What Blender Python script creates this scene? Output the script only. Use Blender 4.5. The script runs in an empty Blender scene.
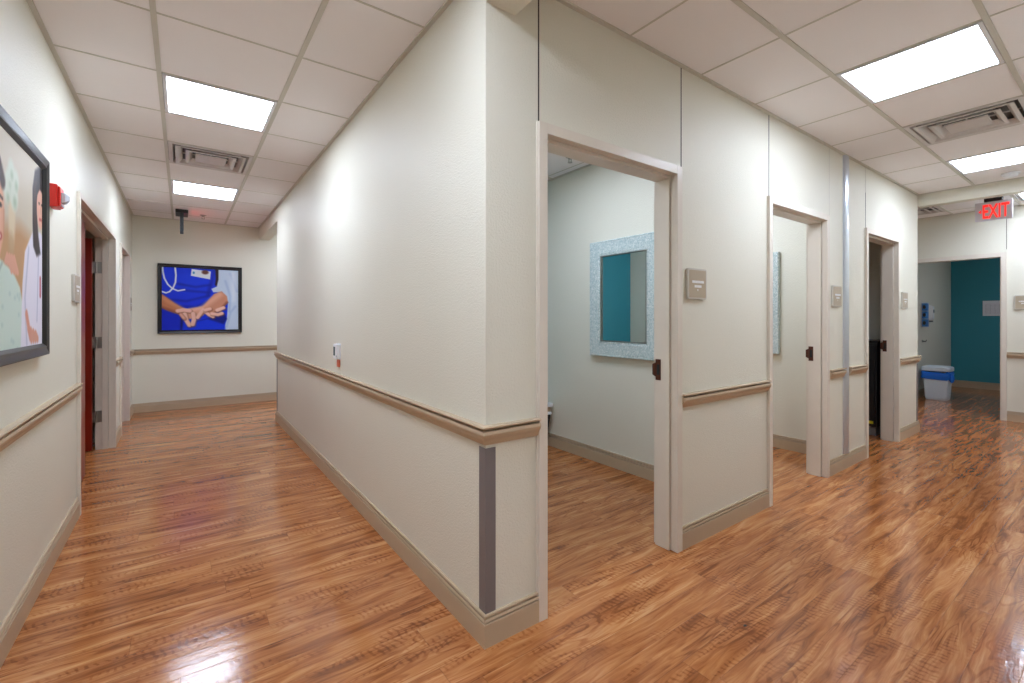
import bpy, bmesh, math, random
import numpy as np
from mathutils import Vector, Matrix
random.seed(4)
scn = bpy.context.scene
col = scn.collection

# ------------------------------------------------------------------ materials
def lin(c):
    c = c / 255.0
    return c / 12.92 if c <= 0.04045 else ((c + 0.055) / 1.055) ** 2.4
def L(r, g, b): return (lin(r), lin(g), lin(b), 1.0)

def new_mat(name):
    m = bpy.data.materials.new(name); m.use_nodes = True
    nt = m.node_tree; b = nt.nodes['Principled BSDF']
    return m, nt, b
def N(nt, t, **kw):
    n = nt.nodes.new(t)
    for k, v in kw.items():
        if k.startswith('i_'): n.inputs[k[2:].replace('_', ' ')].default_value = v
        else: setattr(n, k, v)
    return n
def simple(name, rgb, rough=0.5, metal=0.0, spec=0.5, noise=0.04, nscale=12, bump=0, bscale=200, coat=0):
    m, nt, b = new_mat(name)
    co = N(nt, 'ShaderNodeTexCoord')
    nz = N(nt, 'ShaderNodeTexNoise'); nz.inputs['Scale'].default_value = nscale; nz.inputs['Detail'].default_value = 3
    nt.links.new(co.outputs['Object'], nz.inputs['Vector'])
    mx = N(nt, 'ShaderNodeMix', data_type='RGBA')
    c = L(*rgb)
    mx.inputs[6].default_value = tuple(min(1, v * (1 - noise)) for v in c[:3]) + (1,)
    mx.inputs[7].default_value = tuple(min(1, v * (1 + noise)) for v in c[:3]) + (1,)
    nt.links.new(nz.outputs['Fac'], mx.inputs[0]); nt.links.new(mx.outputs[2], b.inputs['Base Color'])
    b.inputs['Roughness'].default_value = rough; b.inputs['Metallic'].default_value = metal
    b.inputs['Specular IOR Level'].default_value = spec
    if coat: b.inputs['Coat Weight'].default_value = coat; b.inputs['Coat Roughness'].default_value = 0.15
    if bump:
        n2 = N(nt, 'ShaderNodeTexNoise'); n2.inputs['Scale'].default_value = bscale; n2.inputs['Detail'].default_value = 4
        nt.links.new(co.outputs['Object'], n2.inputs['Vector'])
        bp = N(nt, 'ShaderNodeBump'); bp.inputs['Strength'].default_value = 1; bp.inputs['Distance'].default_value = bump
        nt.links.new(n2.outputs['Fac'], bp.inputs['Height']); nt.links.new(bp.outputs['Normal'], b.inputs['Normal'])
    return m
def emit(name, rgb, s):
    m, nt, b = new_mat(name)
    b.inputs['Base Color'].default_value = L(*rgb)
    b.inputs['Emission Color'].default_value = L(*rgb); b.inputs['Emission Strength'].default_value = s
    return m

def wall_paint(name, rgb, rough=0.36):
    m, nt, b = new_mat(name)
    co = N(nt, 'ShaderNodeTexCoord')
    n1 = N(nt, 'ShaderNodeTexNoise'); n1.inputs['Scale'].default_value = 120; n1.inputs['Detail'].default_value = 3; n1.inputs['Roughness'].default_value = .45
    n1.inputs['Distortion'].default_value = .6
    nt.links.new(co.outputs['Object'], n1.inputs['Vector'])
    rp = N(nt, 'ShaderNodeValToRGB'); rp.color_ramp.elements[0].position = .42; rp.color_ramp.elements[1].position = .62
    nt.links.new(n1.outputs['Fac'], rp.inputs['Fac'])
    n2 = N(nt, 'ShaderNodeTexNoise'); n2.inputs['Scale'].default_value = 1.3; n2.inputs['Detail'].default_value = 2
    nt.links.new(co.outputs['Object'], n2.inputs['Vector'])
    mx = N(nt, 'ShaderNodeMix', data_type='RGBA'); c = L(*rgb)
    mx.inputs[6].default_value = tuple(v * .975 for v in c[:3]) + (1,)
    mx.inputs[7].default_value = tuple(min(1, v * 1.025) for v in c[:3]) + (1,)
    nt.links.new(n2.outputs['Fac'], mx.inputs[0]); nt.links.new(mx.outputs[2], b.inputs['Base Color'])
    bp = N(nt, 'ShaderNodeBump'); bp.inputs['Strength'].default_value = 1; bp.inputs['Distance'].default_value = .0007
    nt.links.new(rp.outputs['Color'], bp.inputs['Height']); nt.links.new(bp.outputs['Normal'], b.inputs['Normal'])
    b.inputs['Roughness'].default_value = rough
    b.inputs['Specular IOR Level'].default_value = .4
    return m

def floor_mat():
    m, nt, b = new_mat('hickory_plank')
    ln = nt.links.new
    def M(op, a, bb=None, c=None):
        n = N(nt, 'ShaderNodeMath', operation=op)
        for i, v in enumerate((a, bb, c)):
            if v is None: continue
            if isinstance(v, (int, float)): n.inputs[i].default_value = v
            else: ln(v, n.inputs[i])
        return n.outputs[0]
    def V(x, y, z=0.0):
        n = N(nt, 'ShaderNodeCombineXYZ')
        for i, v in enumerate((x, y, z)):
            if isinstance(v, (int, float)): n.inputs[i].default_value = v
            else: ln(v, n.inputs[i])
        return n.outputs[0]
    def noise(vec, sc=1, det=4, ro=.5, dist=0):
        n = N(nt, 'ShaderNodeTexNoise'); n.inputs['Scale'].default_value = sc; n.inputs['Detail'].default_value = det
        n.inputs['Roughness'].default_value = ro; n.inputs['Distortion'].default_value = dist
        ln(vec, n.inputs['Vector']); return n.outputs['Fac']
    def ss(v, a, bb, lo=0.0, hi=1.0):
        n = N(nt, 'ShaderNodeMapRange', interpolation_type='SMOOTHSTEP')
        ln(v, n.inputs[0]); n.inputs[1].default_value = a; n.inputs[2].default_value = bb; n.inputs[3].default_value = lo; n.inputs[4].default_value = hi
        return n.outputs[0]
    def mixc(f, a, bb, mode='MIX'):
        n = N(nt, 'ShaderNodeMix', data_type='RGBA', blend_type=mode)
        if isinstance(f, (int, float)): n.inputs[0].default_value = f
        else: ln(f, n.inputs[0])
        for i, v in ((6, a), (7, bb)):
            if isinstance(v, tuple): n.inputs[i].default_value = v
            else: ln(v, n.inputs[i])
        return n.outputs[2]
    co = N(nt, 'ShaderNodeTexCoord'); sp = N(nt, 'ShaderNodeSeparateXYZ'); ln(co.outputs['Object'], sp.inputs[0])
    x, y = sp.outputs[0], sp.outputs[1]
    W, LEN = .128, 1.25
    yr = M('DIVIDE', y, W); row = M('FLOOR', yr); fy = M('SUBTRACT', yr, row)
    wn = N(nt, 'ShaderNodeTexWhiteNoise', noise_dimensions='1D'); ln(row, wn.inputs['W'])
    xr = M('ADD', M('DIVIDE', x, LEN), wn.outputs['Value']); cl = M('FLOOR', xr); fx = M('SUBTRACT', xr, cl)
    w2 = N(nt, 'ShaderNodeTexWhiteNoise', noise_dimensions='2D'); ln(V(row, cl), w2.inputs['Vector'])
    sr = N(nt, 'ShaderNodeSeparateColor'); ln(w2.outputs['Color'], sr.inputs[0])
    r1, r2, r3 = sr.outputs[0], sr.outputs[1], sr.outputs[2]
    ox = M('MULTIPLY_ADD', r1, 37.0, x); oy = M('MULTIPLY_ADD', r2, 19.0, y)
    # broad figure along the plank
    warp = noise(V(M('MULTIPLY', ox, 1.6), M('MULTIPLY', oy, 7.0), r3), 1, 3, .5)
    wy = M('MULTIPLY_ADD', warp, .10, oy)
    figure = noise(V(M('MULTIPLY', ox, 2.2), M('MULTIPLY', wy, 22.0), r3), 1, 5, .52, .7)
    fibre = noise(V(M('MULTIPLY', ox, 5.0), M('MULTIPLY', wy, 130.0), r3), 1, 4, .6)
    # cathedral rings
    rings = M('SINE', M('MULTIPLY', noise(V(M('MULTIPLY', ox, 1.5), M('MULTIPLY', oy, 9.0), r3), 1, 2, .5, .3), 85.0))
    rings = ss(rings, .2, 1.0)
    rmask = ss(noise(V(M('MULTIPLY', ox, 1.5), M('MULTIPLY', oy, 6.0), 7.0), 1, 1), .46, .58)
    # cross-grain chatter marks
    chv = M('SINE', M('MULTIPLY_ADD', noise(V(M('MULTIPLY', ox, 12.0), M('MULTIPLY', oy, 20.0), 3.0), 1, 3), 12.0, M('MULTIPLY_ADD', oy, 50.0, M('MULTIPLY', ox, 230.0))))
    chv = ss(chv, -.1, .9)
    chm = M('MULTIPLY', ss(noise(V(M('MULTIPLY', ox, 2.2), M('MULTIPLY', oy, 11.0), 11.0), 1, 2, .5), .51, .60),
            ss(noise(V(M('MULTIPLY', ox, 14.0), M('MULTIPLY', oy, 40.0), 1.0), 1, 2), .36, .52))
    # knots
    vo = N(nt, 'ShaderNodeTexVoronoi', feature='F1'); vo.inputs['Scale'].default_value = 1
    ln(V(M('MULTIPLY', ox, 3.4), M('MULTIPLY', oy, 6.0), 0.0), vo.inputs['Vector'])
    kd = M('MULTIPLY_ADD', noise(V(M('MULTIPLY', ox, 40.0), M('MULTIPLY', oy, 60.0), 0.0), 1, 2), .05, vo.outputs['Distance'])
    knot = ss(kd, .045, .078, 1, 0); halo = ss(kd, .05, .26, 1, 0)
    kc = N(nt, 'ShaderNodeSeparateColor'); ln(vo.outputs['Color'], kc.inputs[0])
    km = M('GREATER_THAN', kc.outputs[0], .45)
    knot = M('MULTIPLY', knot, km); halo = M('MULTIPLY', halo, km)
    rp = N(nt, 'ShaderNodeValToRGB'); cr = rp.color_ramp
    cr.elements[0].position = .24; cr.elements[0].color = L(116, 62, 28)
    cr.elements[1].position = .80; cr.elements[1].color = L(220, 168, 114)
    for p, c in ((.36, (146, 84, 42)), (.48, (174, 108, 58)), (.60, (194, 130, 78))):
        e = cr.elements.new(p); e.color = L(*c)
    f = M('ADD', M('MULTIPLY_ADD', figure, .92, .04), M('MULTIPLY_ADD', r3, .09, -.045))
    f = M('MULTIPLY_ADD', M('SUBTRACT', fibre, .5), .40, f)
    f = M('MULTIPLY_ADD', halo, -.16, f)
    f = M('MULTIPLY_ADD', M('MULTIPLY', rings, rmask), -.13, f)
    f = M('MULTIPLY_ADD', M('MULTIPLY', chv, chm), -.135, f)
    ln(f, rp.inputs['Fac'])
    c = mixc(knot, rp.outputs['Color'], L(38, 20, 12))
    # slight hue drift per plank
    c = mixc(M('MULTIPLY', r1, .18), c, L(160, 104, 66))
    # seams
    ey = M('MINIMUM', fy, M('SUBTRACT', 1.0, fy)); ex = M('MINIMUM', fx, M('SUBTRACT', 1.0, fx))
    seam = M('MAXIMUM', ss(ey, .004, .014, 1, 0), ss(ex, .0006, .0016, 1, 0))
    c = mixc(M('MULTIPLY', seam, .28), c, L(70, 38, 20))
    ln(c, b.inputs['Base Color'])
    rr = M('MULTIPLY_ADD', fibre, .07, .10); ln(rr, b.inputs['Roughness'])
    bp = N(nt, 'ShaderNodeBump'); bp.inputs['Strength'].default_value = 1; bp.inputs['Distance'].default_value = .0006
    h = M('MULTIPLY_ADD', M('MULTIPLY', chv, chm), -.12, M('MULTIPLY', fibre, .25))
    h = M('MULTIPLY_ADD', seam, -1.0, h)
    h = M('MULTIPLY_ADD', noise(V(M('MULTIPLY', x, 9.0), M('MULTIPLY', y, 14.0), 0.0), 1, 2), 1.5, h)
    ln(h, bp.inputs['Height']); ln(bp.outputs['Normal'], b.inputs['Normal'])
    b.inputs['Specular IOR Level'].default_value = .5
    return m

def mosaic_mat():
    m, nt, b = new_mat('crackle_mosaic')
    co = N(nt, 'ShaderNodeTexCoord')
    v = N(nt, 'ShaderNodeTexVoronoi', feature='F1'); v.inputs['Scale'].default_value = 130
    nt.links.new(co.outputs['Object'], v.inputs['Vector'])
    e = N(nt, 'ShaderNodeTexVoronoi', feature='DISTANCE_TO_EDGE'); e.inputs['Scale'].default_value = 130
    nt.links.new(co.outputs['Object'], e.inputs['Vector'])
    s = N(nt, 'ShaderNodeSeparateColor'); nt.links.new(v.outputs['Color'], s.inputs[0])
    rp = N(nt, 'ShaderNodeValToRGB'); cr = rp.color_ramp
    cr.elements[0].color = L(164, 188, 190); cr.elements[1].color = L(238, 241, 237)
    k = cr.elements.new(.45); k.color = L(204, 215, 211)
    nt.links.new(s.outputs[0], rp.inputs['Fac'])
    r2 = N(nt, 'ShaderNodeMapRange'); nt.links.new(e.outputs[0], r2.inputs[0]); r2.inputs[1].default_value = 0; r2.inputs[2].default_value = .09
    mx = N(nt, 'ShaderNodeMix', data_type='RGBA'); nt.links.new(r2.outputs[0], mx.inputs[0])
    mx.inputs[6].default_value = L(142, 160, 160); nt.links.new(rp.outputs['Color'], mx.inputs[7])
    nt.links.new(mx.outputs[2], b.inputs['Base Color']); b.inputs['Roughness'].default_value = .3
    return m

MT = {}
MT['cream'] = wall_paint('cream_wall_paint', (226, 222, 206), .5)
MT['teal'] = wall_paint('teal_wall_paint', (54, 142, 158))
MT['floor'] = floor_mat()
MT['tile'] = simple('ceiling_tile', (245, 241, 240), .9, noise=.02, nscale=3, bump=.0006, bscale=260, spec=.2)
MT['grid'] = simple('ceiling_grid_paint', (206, 202, 190), .45, spec=.4)
MT['frame'] = simple('door_frame_paint', (222, 212, 197), .35)
MT['taupe'] = simple('taupe_trim_paint', (190, 168, 140), .4)
MT['guard'] = simple('grey_vinyl', (122, 115, 114), .4)
MT['alu'] = simple('brushed_aluminium', (200, 206, 214), .28, metal=.7)
MT['seam'] = simple('panel_joint_line', (60, 52, 44), .7)  # dark brown of the joints between wall panels
MT['black'] = simple('black_plastic', (14, 14, 15), .45)
MT['blackframe'] = simple('black_wood_frame', (26, 24, 24), .3)
MT['white'] = simple('white_plastic', (232, 234, 236), .35)
MT['offwhite'] = simple('vent_enamel', (214, 208, 204), .4)
MT['dark'] = simple('dark_duct', (128, 124, 122), .8)
MT['red'] = simple('red_plastic', (222, 36, 22), .35)
MT['door'] = simple('mahogany_stain', (134, 31, 12), .3, noise=.25, nscale=5)
MT['hinge'] = simple('satin_nickel', (170, 168, 160), .3, metal=.9)
MT['bronze'] = simple('bronze_plate', (84, 44, 28), .35, metal=.4)
MT['plate'] = simple('sign_plate_taupe', (176, 160, 136), .4)
MT['plateframe'] = simple('sign_border_grey', (198, 192, 180), .35)
MT['platetext'] = simple('sign_lettering_white', (240, 240, 240), .5)
MT['mirror'] = simple('mirror_glass', (235, 240, 238), .02, metal=1.0, noise=0)
MT['mosaic'] = mosaic_mat()
MT['blue'] = simple('blue_liner_film', (20, 110, 220), .3)
MT['bin'] = simple('white_bin_plastic', (214, 226, 236), .35)
MT['greybin'] = simple('grey_bin_plastic', (120, 124, 124), .45)
MT['lcd'] = simple('grey_lcd', (96, 112, 116), .2)
MT['orange'] = simple('orange_tag', (222, 112, 78), .5)
MT['paper'] = simple('paper', (232, 232, 238), .7)
MT['ink'] = simple('faint_ink', (150, 152, 160), .7)
MT['bluebox'] = simple('blue_carton', (70, 130, 200), .5)
MT['signmetal'] = simple('edge_lit_acrylic', (214, 208, 214), .3)
MT['exitred'] = emit('exit_red', (255, 34, 22), 1.1)
MT['light'] = emit('panel_diffuser', (221, 234, 255), 28.0)
MT['fill_light'] = emit('added_fill_diffuser', (221, 234, 255), 13.0)  # weaker glow for the fill panel added in the teal room
MT['lens'] = simple('clear_strobe_lens', (205, 212, 222), .12, noise=.1, nscale=60)
MT['yellow'] = simple('yellow_tape', (222, 206, 40), .5)
MT['brownwall'] = MT['cream']
MT['redlens'] = emit('exit_lens_red', (255, 40, 30), 3.0)

# ------------------------------------------------------------------ mesh helpers
class MB:
    def __init__(s): s.bm = bmesh.new()
    def box(s, x0, x1, y0, y1, z0, z1):
        x0, x1 = sorted((x0, x1)); y0, y1 = sorted((y0, y1)); z0, z1 = sorted((z0, z1))
        v = [s.bm.verts.new(p) for p in ((x0, y0, z0), (x1, y0, z0), (x1, y1, z0), (x0, y1, z0), (x0, y0, z1), (x1, y0, z1), (x1, y1, z1), (x0, y1, z1))]
        for f in ((3, 2, 1, 0), (4, 5, 6, 7), (0, 1, 5, 4), (1, 2, 6, 5), (2, 3, 7, 6), (3, 0, 4, 7)): s.bm.faces.new([v[i] for i in f])
        return s
    def quad(s, *p):
        s.bm.faces.new([s.bm.verts.new(q) for q in p]); return s
    def prism(s, pts, z0, z1, tf=lambda p: p):
        lo = [s.bm.verts.new(tf((a, b, z0))) for a, b in pts]; hi = [s.bm.verts.new(tf((a, b, z1))) for a, b in pts]
        n = len(pts)
        s.bm.faces.new(lo[::-1]); s.bm.faces.new(hi)
        for i in range(n): s.bm.faces.new((lo[i], lo[(i + 1) % n], hi[(i + 1) % n], hi[i]))
        return s
    def rings(s, rr, cap0=True, cap1=True, close=True):
        """loft a list of closed rings of points"""
        R = [[s.bm.verts.new(p) for p in r] for r in rr]
        for a, b in zip(R, R[1:]):
            n = len(a)
            for i in range(n if close else n - 1): s.bm.faces.new((a[i], a[(i + 1) % n], b[(i + 1) % n], b[i]))
        if cap0: s.bm.faces.new(R[0][::-1])
        if cap1: s.bm.faces.new(R[-1])
        return s
    def cyl(s, c, r, h, axis='z', n=24, r2=None):
        r2 = r if r2 is None else r2
        def P(a, rad, t):
            u, v = rad * math.cos(a), rad * math.sin(a)
            return {'z': (c[0] + u, c[1] + v, c[2] + t), 'x': (c[0] + t, c[1] + u, c[2] + v), 'y': (c[0] + u, c[1] + t, c[2] + v)}[axis]
        A = [2 * math.pi * i / n for i in range(n)]
        return s.rings([[P(a, r, 0) for a in A], [P(a, r2, h) for a in A]])
    def build(s, name, mat, parent=None, bevel=0, seg=2, smooth=False):
        bmesh.ops.recalc_face_normals(s.bm, faces=s.bm.faces)
        me = bpy.data.meshes.new(name); s.bm.to_mesh(me); s.bm.free()
        me.materials.append(MT[mat] if isinstance(mat, str) else mat)
        o = bpy.data.objects.new(name, me); col.objects.link(o)
        if parent is not None: o.parent = parent
        if smooth:
            for p in me.polygons: p.use_smooth = True
        if bevel:
            b = o.modifiers.new('bevel', 'BEVEL'); b.width = bevel; b.segments = seg; b.limit_method = 'ANGLE'
        return o
def struct(o):
    o['kind'] = 'structure'; return o
def tag(o, label, cat, group=None):
    o['label'] = label; o['category'] = cat
    if group: o['group'] = group
    return o
def empty(name, loc, rz=0):
    o = bpy.data.objects.new(name, None); col.objects.link(o); o.location = loc; o.rotation_euler = (0, 0, rz)
    o.empty_display_size = .1; return o
def dup(o, loc=None, rz=None, parent=None):
    c = o.copy(); col.objects.link(c)
    if parent is not None: c.parent = parent
    if loc is not None: c.location = loc
    if rz is not None: c.rotation_euler = (0, 0, rz)
    for ch in list(o.children): dup(ch, parent=c)
    return c

H = 2.745
# ------------------------------------------------------------------ floor and ceiling
struct(MB().box(-3.6, 11.4, -4.3, 7.0, -.06, 0).build('floor', 'floor'))

LIGHTS = [(-.78, -2.95), (-.78, -.417), (-.78, 2.115), (-.78, 4.647), (2.4375, -.785), (4.9695, -.785), (6.97, -.98), (1.05, 1.05), (3.05, 1.05), (.95, 5.8), (9.3, -1.15)]
VENTS = [(-.78, 3.38), (3.7035, -.785), (6.98, .31)]
HS = .3165
def ceiling():
    xs = {-3.6, 11.4}; ys = {-4.3, 7.0}
    holes = [(cx - HS, cx + HS, cy - HS, cy + HS) for cx, cy in LIGHTS + VENTS]
    for a, b, c, d in holes: xs |= {a, b}; ys |= {c, d}
    xs = sorted(xs); ys = sorted(ys); m = MB()
    for i in range(len(xs) - 1):
        j = 0
        while j < len(ys) - 1:
            inside = lambda jj: any(a - 1e-6 <= xs[i] and xs[i + 1] <= b + 1e-6 and c - 1e-6 <= ys[jj] and ys[jj + 1] <= d + 1e-6 for a, b, c, d in holes)
            if inside(j): j += 1; continue
            k = j
            while k + 1 < len(ys) - 1 and not inside(k + 1): k += 1
            m.box(xs[i], xs[i + 1], ys[j], ys[k + 1], H, H + .02); j = k + 1
    return struct(m.build('ceiling', 'tile'))
ceiling()

def grid(name, x0, x1, y0, y1, xl, yl, wide, phase=None):
    """T-bars: xl are bars at constant x, yl at constant y; 'wide' names the main-tee axis."""
    m = MB(); wx = .024 if 'x' in wide else .010; wy = .024 if 'y' in wide else .010
    zx = H - (.006 if 'x' in wide else .003); zy = H - (.006 if 'y' in wide else .003)
    for x in xl: m.box(x - wx / 2, x + wx / 2, y0, y1, zx, H + .001)
    for y in yl: m.box(x0, x1, y - wy / 2, y + wy / 2, zy, H + .001)
    for a in ((x0, x0 + .022, y0, y1), (x1 - .022, x1, y0, y1), (x0, x1, y0, y0 + .022), (x0, x1, y1 - .022, y1)):
        m.box(*a, H - .008, H + .001)
    return struct(m.build(name, 'grid'))
P = .633
fr = lambda a, lo, hi: [a + P * k for k in range(-20, 20) if lo + .05 < a + P * k < hi - .05]
grid('ceiling_grid', -1.555, 0, -4.0, 6.66, [-1.0965, -.4635], fr(1.798, -4.0, 6.66), 'x')
grid('ceiling_grid', .145, 5.93, -1.62, 0, fr(.855, .145, 5.93), [-.4685, -1.1015], 'y')
grid('ceiling_grid', 6.06, 7.6, -1.62, 2.6, [6.6535, 7.2865], fr(.0, -1.62, 2.6) + [], 'y')
grid('ceiling_grid', .145, 2.1, .12, 2.585, fr(1.05 - HS, .145, 2.1), fr(1.05 - HS, .145, 2.585), 'y')
grid('ceiling_grid', 2.22, 3.93, .12, 2.585, fr(3.05 - HS, 2.22, 3.93), fr(1.05 - HS, .145, 2.585), 'y')
grid('ceiling_grid', .15, 2.4, 5.135, 6.66, fr(.95 - HS, .15, 2.4), fr(5.8 - HS, 5.135, 6.66), 'y')

# ------------------------------------------------------------------ walls
def wall(name, ax, a0, a1, f0, f1, openings=(), z1=H, mat='cream', rng=None):
    """box wall along axis ax ('x' or 'y') from a0 to a1, between faces f0,f1; openings (a, b, top)."""
    m = MB()
    def bx(p, q, z, zz):
        if q - p < 1e-4: return
        (m.box(p, q, f0, f1, z, zz) if ax == 'x' else m.box(f0, f1, p, q, z, zz))
    c = a0
    for a, b, h in sorted(openings):
        bx(c, a, 0, z1); bx(a, b, h, z1); c = b
    bx(c, a1, 0, z1)
    return struct(m.build(name, mat))
RO = 2.132                                   # rough opening height
DOORS = [(.309, 1.256), (2.372, 3.312), (4.270, 5.168)]
wall('wall_corridor', 'y', .0, 4.99, 0, .145)
wall('wall_right', 'x', .145, 5.93, 0, .12, [(a - .014, b + .014, RO) for a, b in DOORS])
D4 = (2.625, 4.58); D5 = (5.17, 6.08)
wall('wall_left', 'y', -4.0, 6.66, -1.675, -1.555, [(D4[0] - .014, D4[1] + .014, RO), (D5[0] - .014, D5[1] + .014, RO)])
wall('wall_end', 'x', -1.675, 2.5, 6.66, 6.80)
wall('wall_back', 'x', -1.675, .145, -4.14, -4.0)
wall('wall_near', 'y', -4.0, -1.62, 0, .145)
wall('wall_opposite', 'x', .145, 11.24, -1.765, -1.62)
wall('wall_passage_back', 'x', .145, 2.5, 4.99, 5.135)
wall('wall_passage_end', 'y', 5.135, 6.66, 2.40, 2.5)
# treatment rooms
wall('wall_room_back', 'x', .145, 2.1, 2.585, 2.70, mat='teal')
wall('wall_room_back', 'x', 2.22, 5.78, 2.585, 2.70)
wall('wall_room_side', 'y', .12, 2.70, 2.10, 2.22)
wall('wall_room_side', 'y', .12, 2.585, 3.93, 4.05)
wall('wall_room_side', 'y', .12, 2.70, 5.785, 5.93)
# far wall and alcove
OY0, OY1 = -.456, .56
wall('wall_far', 'y', -1.62, 2.70, 7.60, 7.72, [(OY0, OY1, 2.122)])
wall('wall_far_passage', 'x', 5.93, 7.72, 2.60, 2.70)
wall('wall_alcove', 'x', 7.72, 11.24, .66, .80)
wall('wall_teal', 'y', -1.62, .66, 11.10, 11.24, mat='teal')
# office behind the red door
wall('wall_office', 'y', 2.2, 5.0, -3.5, -3.38)
wall('wall_office', 'x', -3.38, -1.675, 2.2, 2.3)
wall('wall_office', 'x', -3.38, -1.675, 4.95, 5.05)

# dropped beams at the corridor mouths
struct(MB().box(0, .145, -1.62, 0, 2.58, H).build('trim_1', 'cream'))
struct(MB().box(0, .145, 4.99, 6.66, 2.565, H).build('trim_2', 'cream'))
struct(MB().box(5.93, 6.06, -1.62, .0, 2.606, H).build('trim_3', 'cream'))
struct(MB().box(5.93, 6.06, .0, 2.60, 2.606, H).build('trim_3', 'cream')) if False else None

# vertical panel joints
def joint(n, x, z0, z1): struct(MB().box(x - .0035, x + .0035, -.0012, .0, z0, z1).build('trim_%d' % n, 'seam'))
joint(4, .272, 2.166, H - .008); joint(5, 1.316, 2.166, H - .008); joint(6, 2.352, 2.166, H - .008)
def softjoint(n, x, z0, z1): struct(MB().box(x - .002, x + .002, -.0010, .0, z0, z1).build('trim_%d' % n, 'plateframe'))
softjoint(7, 3.40, 2.166, H - .008); joint(8, 4.245, 2.166, 2.50); softjoint(8, 4.245, 2.50, H - .008)
struct(MB().box(7.5988, 7.60, -.506, -.500, 2.2, H - .01).build('trim_9', 'seam'))

# ------------------------------------------------------------------ rails and baseboards
RAIL = [(0, .882), (.030, .883), (.033, .878), (.031, .873), (.006, .871), (.006, .864), (.029, .862), (.031, .850), (.027, .838), (.017, .824), (.013, .812), (.010, .805), (0, .805)]
BASE = [(0, .127), (.009, .127), (.012, .123), (.012, .1175), (.001, .1165), (.001, .111), (.013, .110), (.015, .101), (.004, .100), (.004, .0945), (.016, .0935), (.017, .088), (.017, 0), (0, 0)]
def run(name, pts, prof, mat='taupe'):
    """profile swept along pts (2D), protruding to the right of travel, mitred at turns"""
    pts = [Vector(p) for p in pts]; m = MB(); rr = []
    for i, p in enumerate(pts):
        ds = []
        if i > 0: ds.append((p - pts[i - 1]).normalized())
        if i < len(pts) - 1: ds.append((pts[i + 1] - p).normalized())
        ns = [Vector((d.y, -d.x)) for d in ds]
        n = ns[0] if len(ns) == 1 else (ns[0] + ns[1]) / (1 + ns[0].dot(ns[1]))
        rr.append([(p.x + n.x * d, p.y + n.y * d, z) for d, z in prof])
    m.rings(rr)
    return struct(m.build(name, mat))
DO = [(a - .047, b + .047) for a, b in DOORS]     # casing outer edges
STRIP = (3.690, 3.805)
n_trim = [10]
def both(pts, side, rail=True, base=True):
    if rail: run('trim_%d' % n_trim[0], pts, RAIL); n_trim[0] += 1
    if base: run('baseboard_%s' % side, pts, BASE)
both([(.145, 4.99), (0, 4.99), (0, 0), (DO[0][0], 0)], 'corridor')
both([(DO[0][1], 0), (DO[1][0], 0)], 'right')
run('trim_%d' % n_trim[0], [(DO[1][1] + .02, 0), (STRIP[0], 0)], RAIL); n_trim[0] += 1
run('trim_%d' % n_trim[0], [(STRIP[1], 0), (DO[2][0], 0)], RAIL); n_trim[0] += 1
run('baseboard_right', [(DO[1][1], 0), (DO[2][0], 0)], BASE)
both([(DO[2][1], 0), (5.93, 0), (5.93, 2.6)], 'right')
both([(-1.555, -4.0), (-1.555, D4[0] - .037)], 'left')
both([(-1.555, D4[1] + .037), (-1.555, D5[0] - .037)], 'left')
both([(-1.555, D5[1] + .037), (-1.555, 6.66), (2.40, 6.66)], 'end')
both([(7.6, .62), (7.6, OY1 + .052)], 'far') if False else None
both([(7.6, 2.6), (7.6, OY1 + .052)], 'far')
both([(7.6, OY0 - .052), (7.6, -1.62), (.0, -1.62), (.0, -4.0)], 'far')
run('baseboard_room', [(.145, .6), (.145, 2.585), (2.10, 2.585), (2.10, .145)], BASE)
run('baseboard_room', [(2.22, .6), (2.22, 2.585), (3.93, 2.585), (3.93, .145)], BASE)
run('baseboard_room', [(4.05, .6), (4.05, 2.585), (5.785, 2.585), (5.785, .145)], BASE)
run('baseboard_alcove', [(7.72, .66), (11.10, .66), (11.10, -1.62)], BASE)

# ------------------------------------------------------------------ door frames
def right_door(n, a, b):
    m = MB(); T = 2.118
    for s, e in ((a, -1), (b, 1)):
        m.box(s + e * .047, s, -.019, -.0005, 0, T + .047)             # face casing
        m.box(s + e * .0135, s, -.0005, .023, 0, T)                   # front liner
        m.box(s + e * .0135, s - e * .015, .0265, .121, 0, T - .015)  # stop
        m.box(s + e * .047, s - e * .0, .1205, .139, 0, T + .047)
        m.box(s + e * .052, s + e * .047, -.010, -.0005, 0, T + .047)
    m.box(a, b, -.019, -.0005, T, T + .047); m.box(a, b, .1205, .139, T, T + .047)
    m.box(a - .0135, b + .0135, -.0005, .023, T, T + .0135)
    m.box(a - .0135, b + .0135, .0265, .121, T - .015, T + .0135)
    d = struct(m.build('door_%d' % n, 'frame', bevel=.0015))
    s = MB(); x = b - .0155
    s.box(x - .0015, x, .080, .1155, .955, 1.076)
    s.prism([(.1155, .975), (.136, .985), (.136, 1.046), (.1155, 1.056)], x - .004, x, tf=lambda p: (p[2], p[0], p[1]))
    k = s.build('strike_plate', 'bronze', d); k['label'] = 'bronze strike plate'
    h = MB().box(x - .0022, x - .0014, .088, .106, .985, 1.046).build('latch_hole', 'black', k)
    return d
for i, (a, b) in enumerate(DOORS): right_door(i + 1, a, b)

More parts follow.
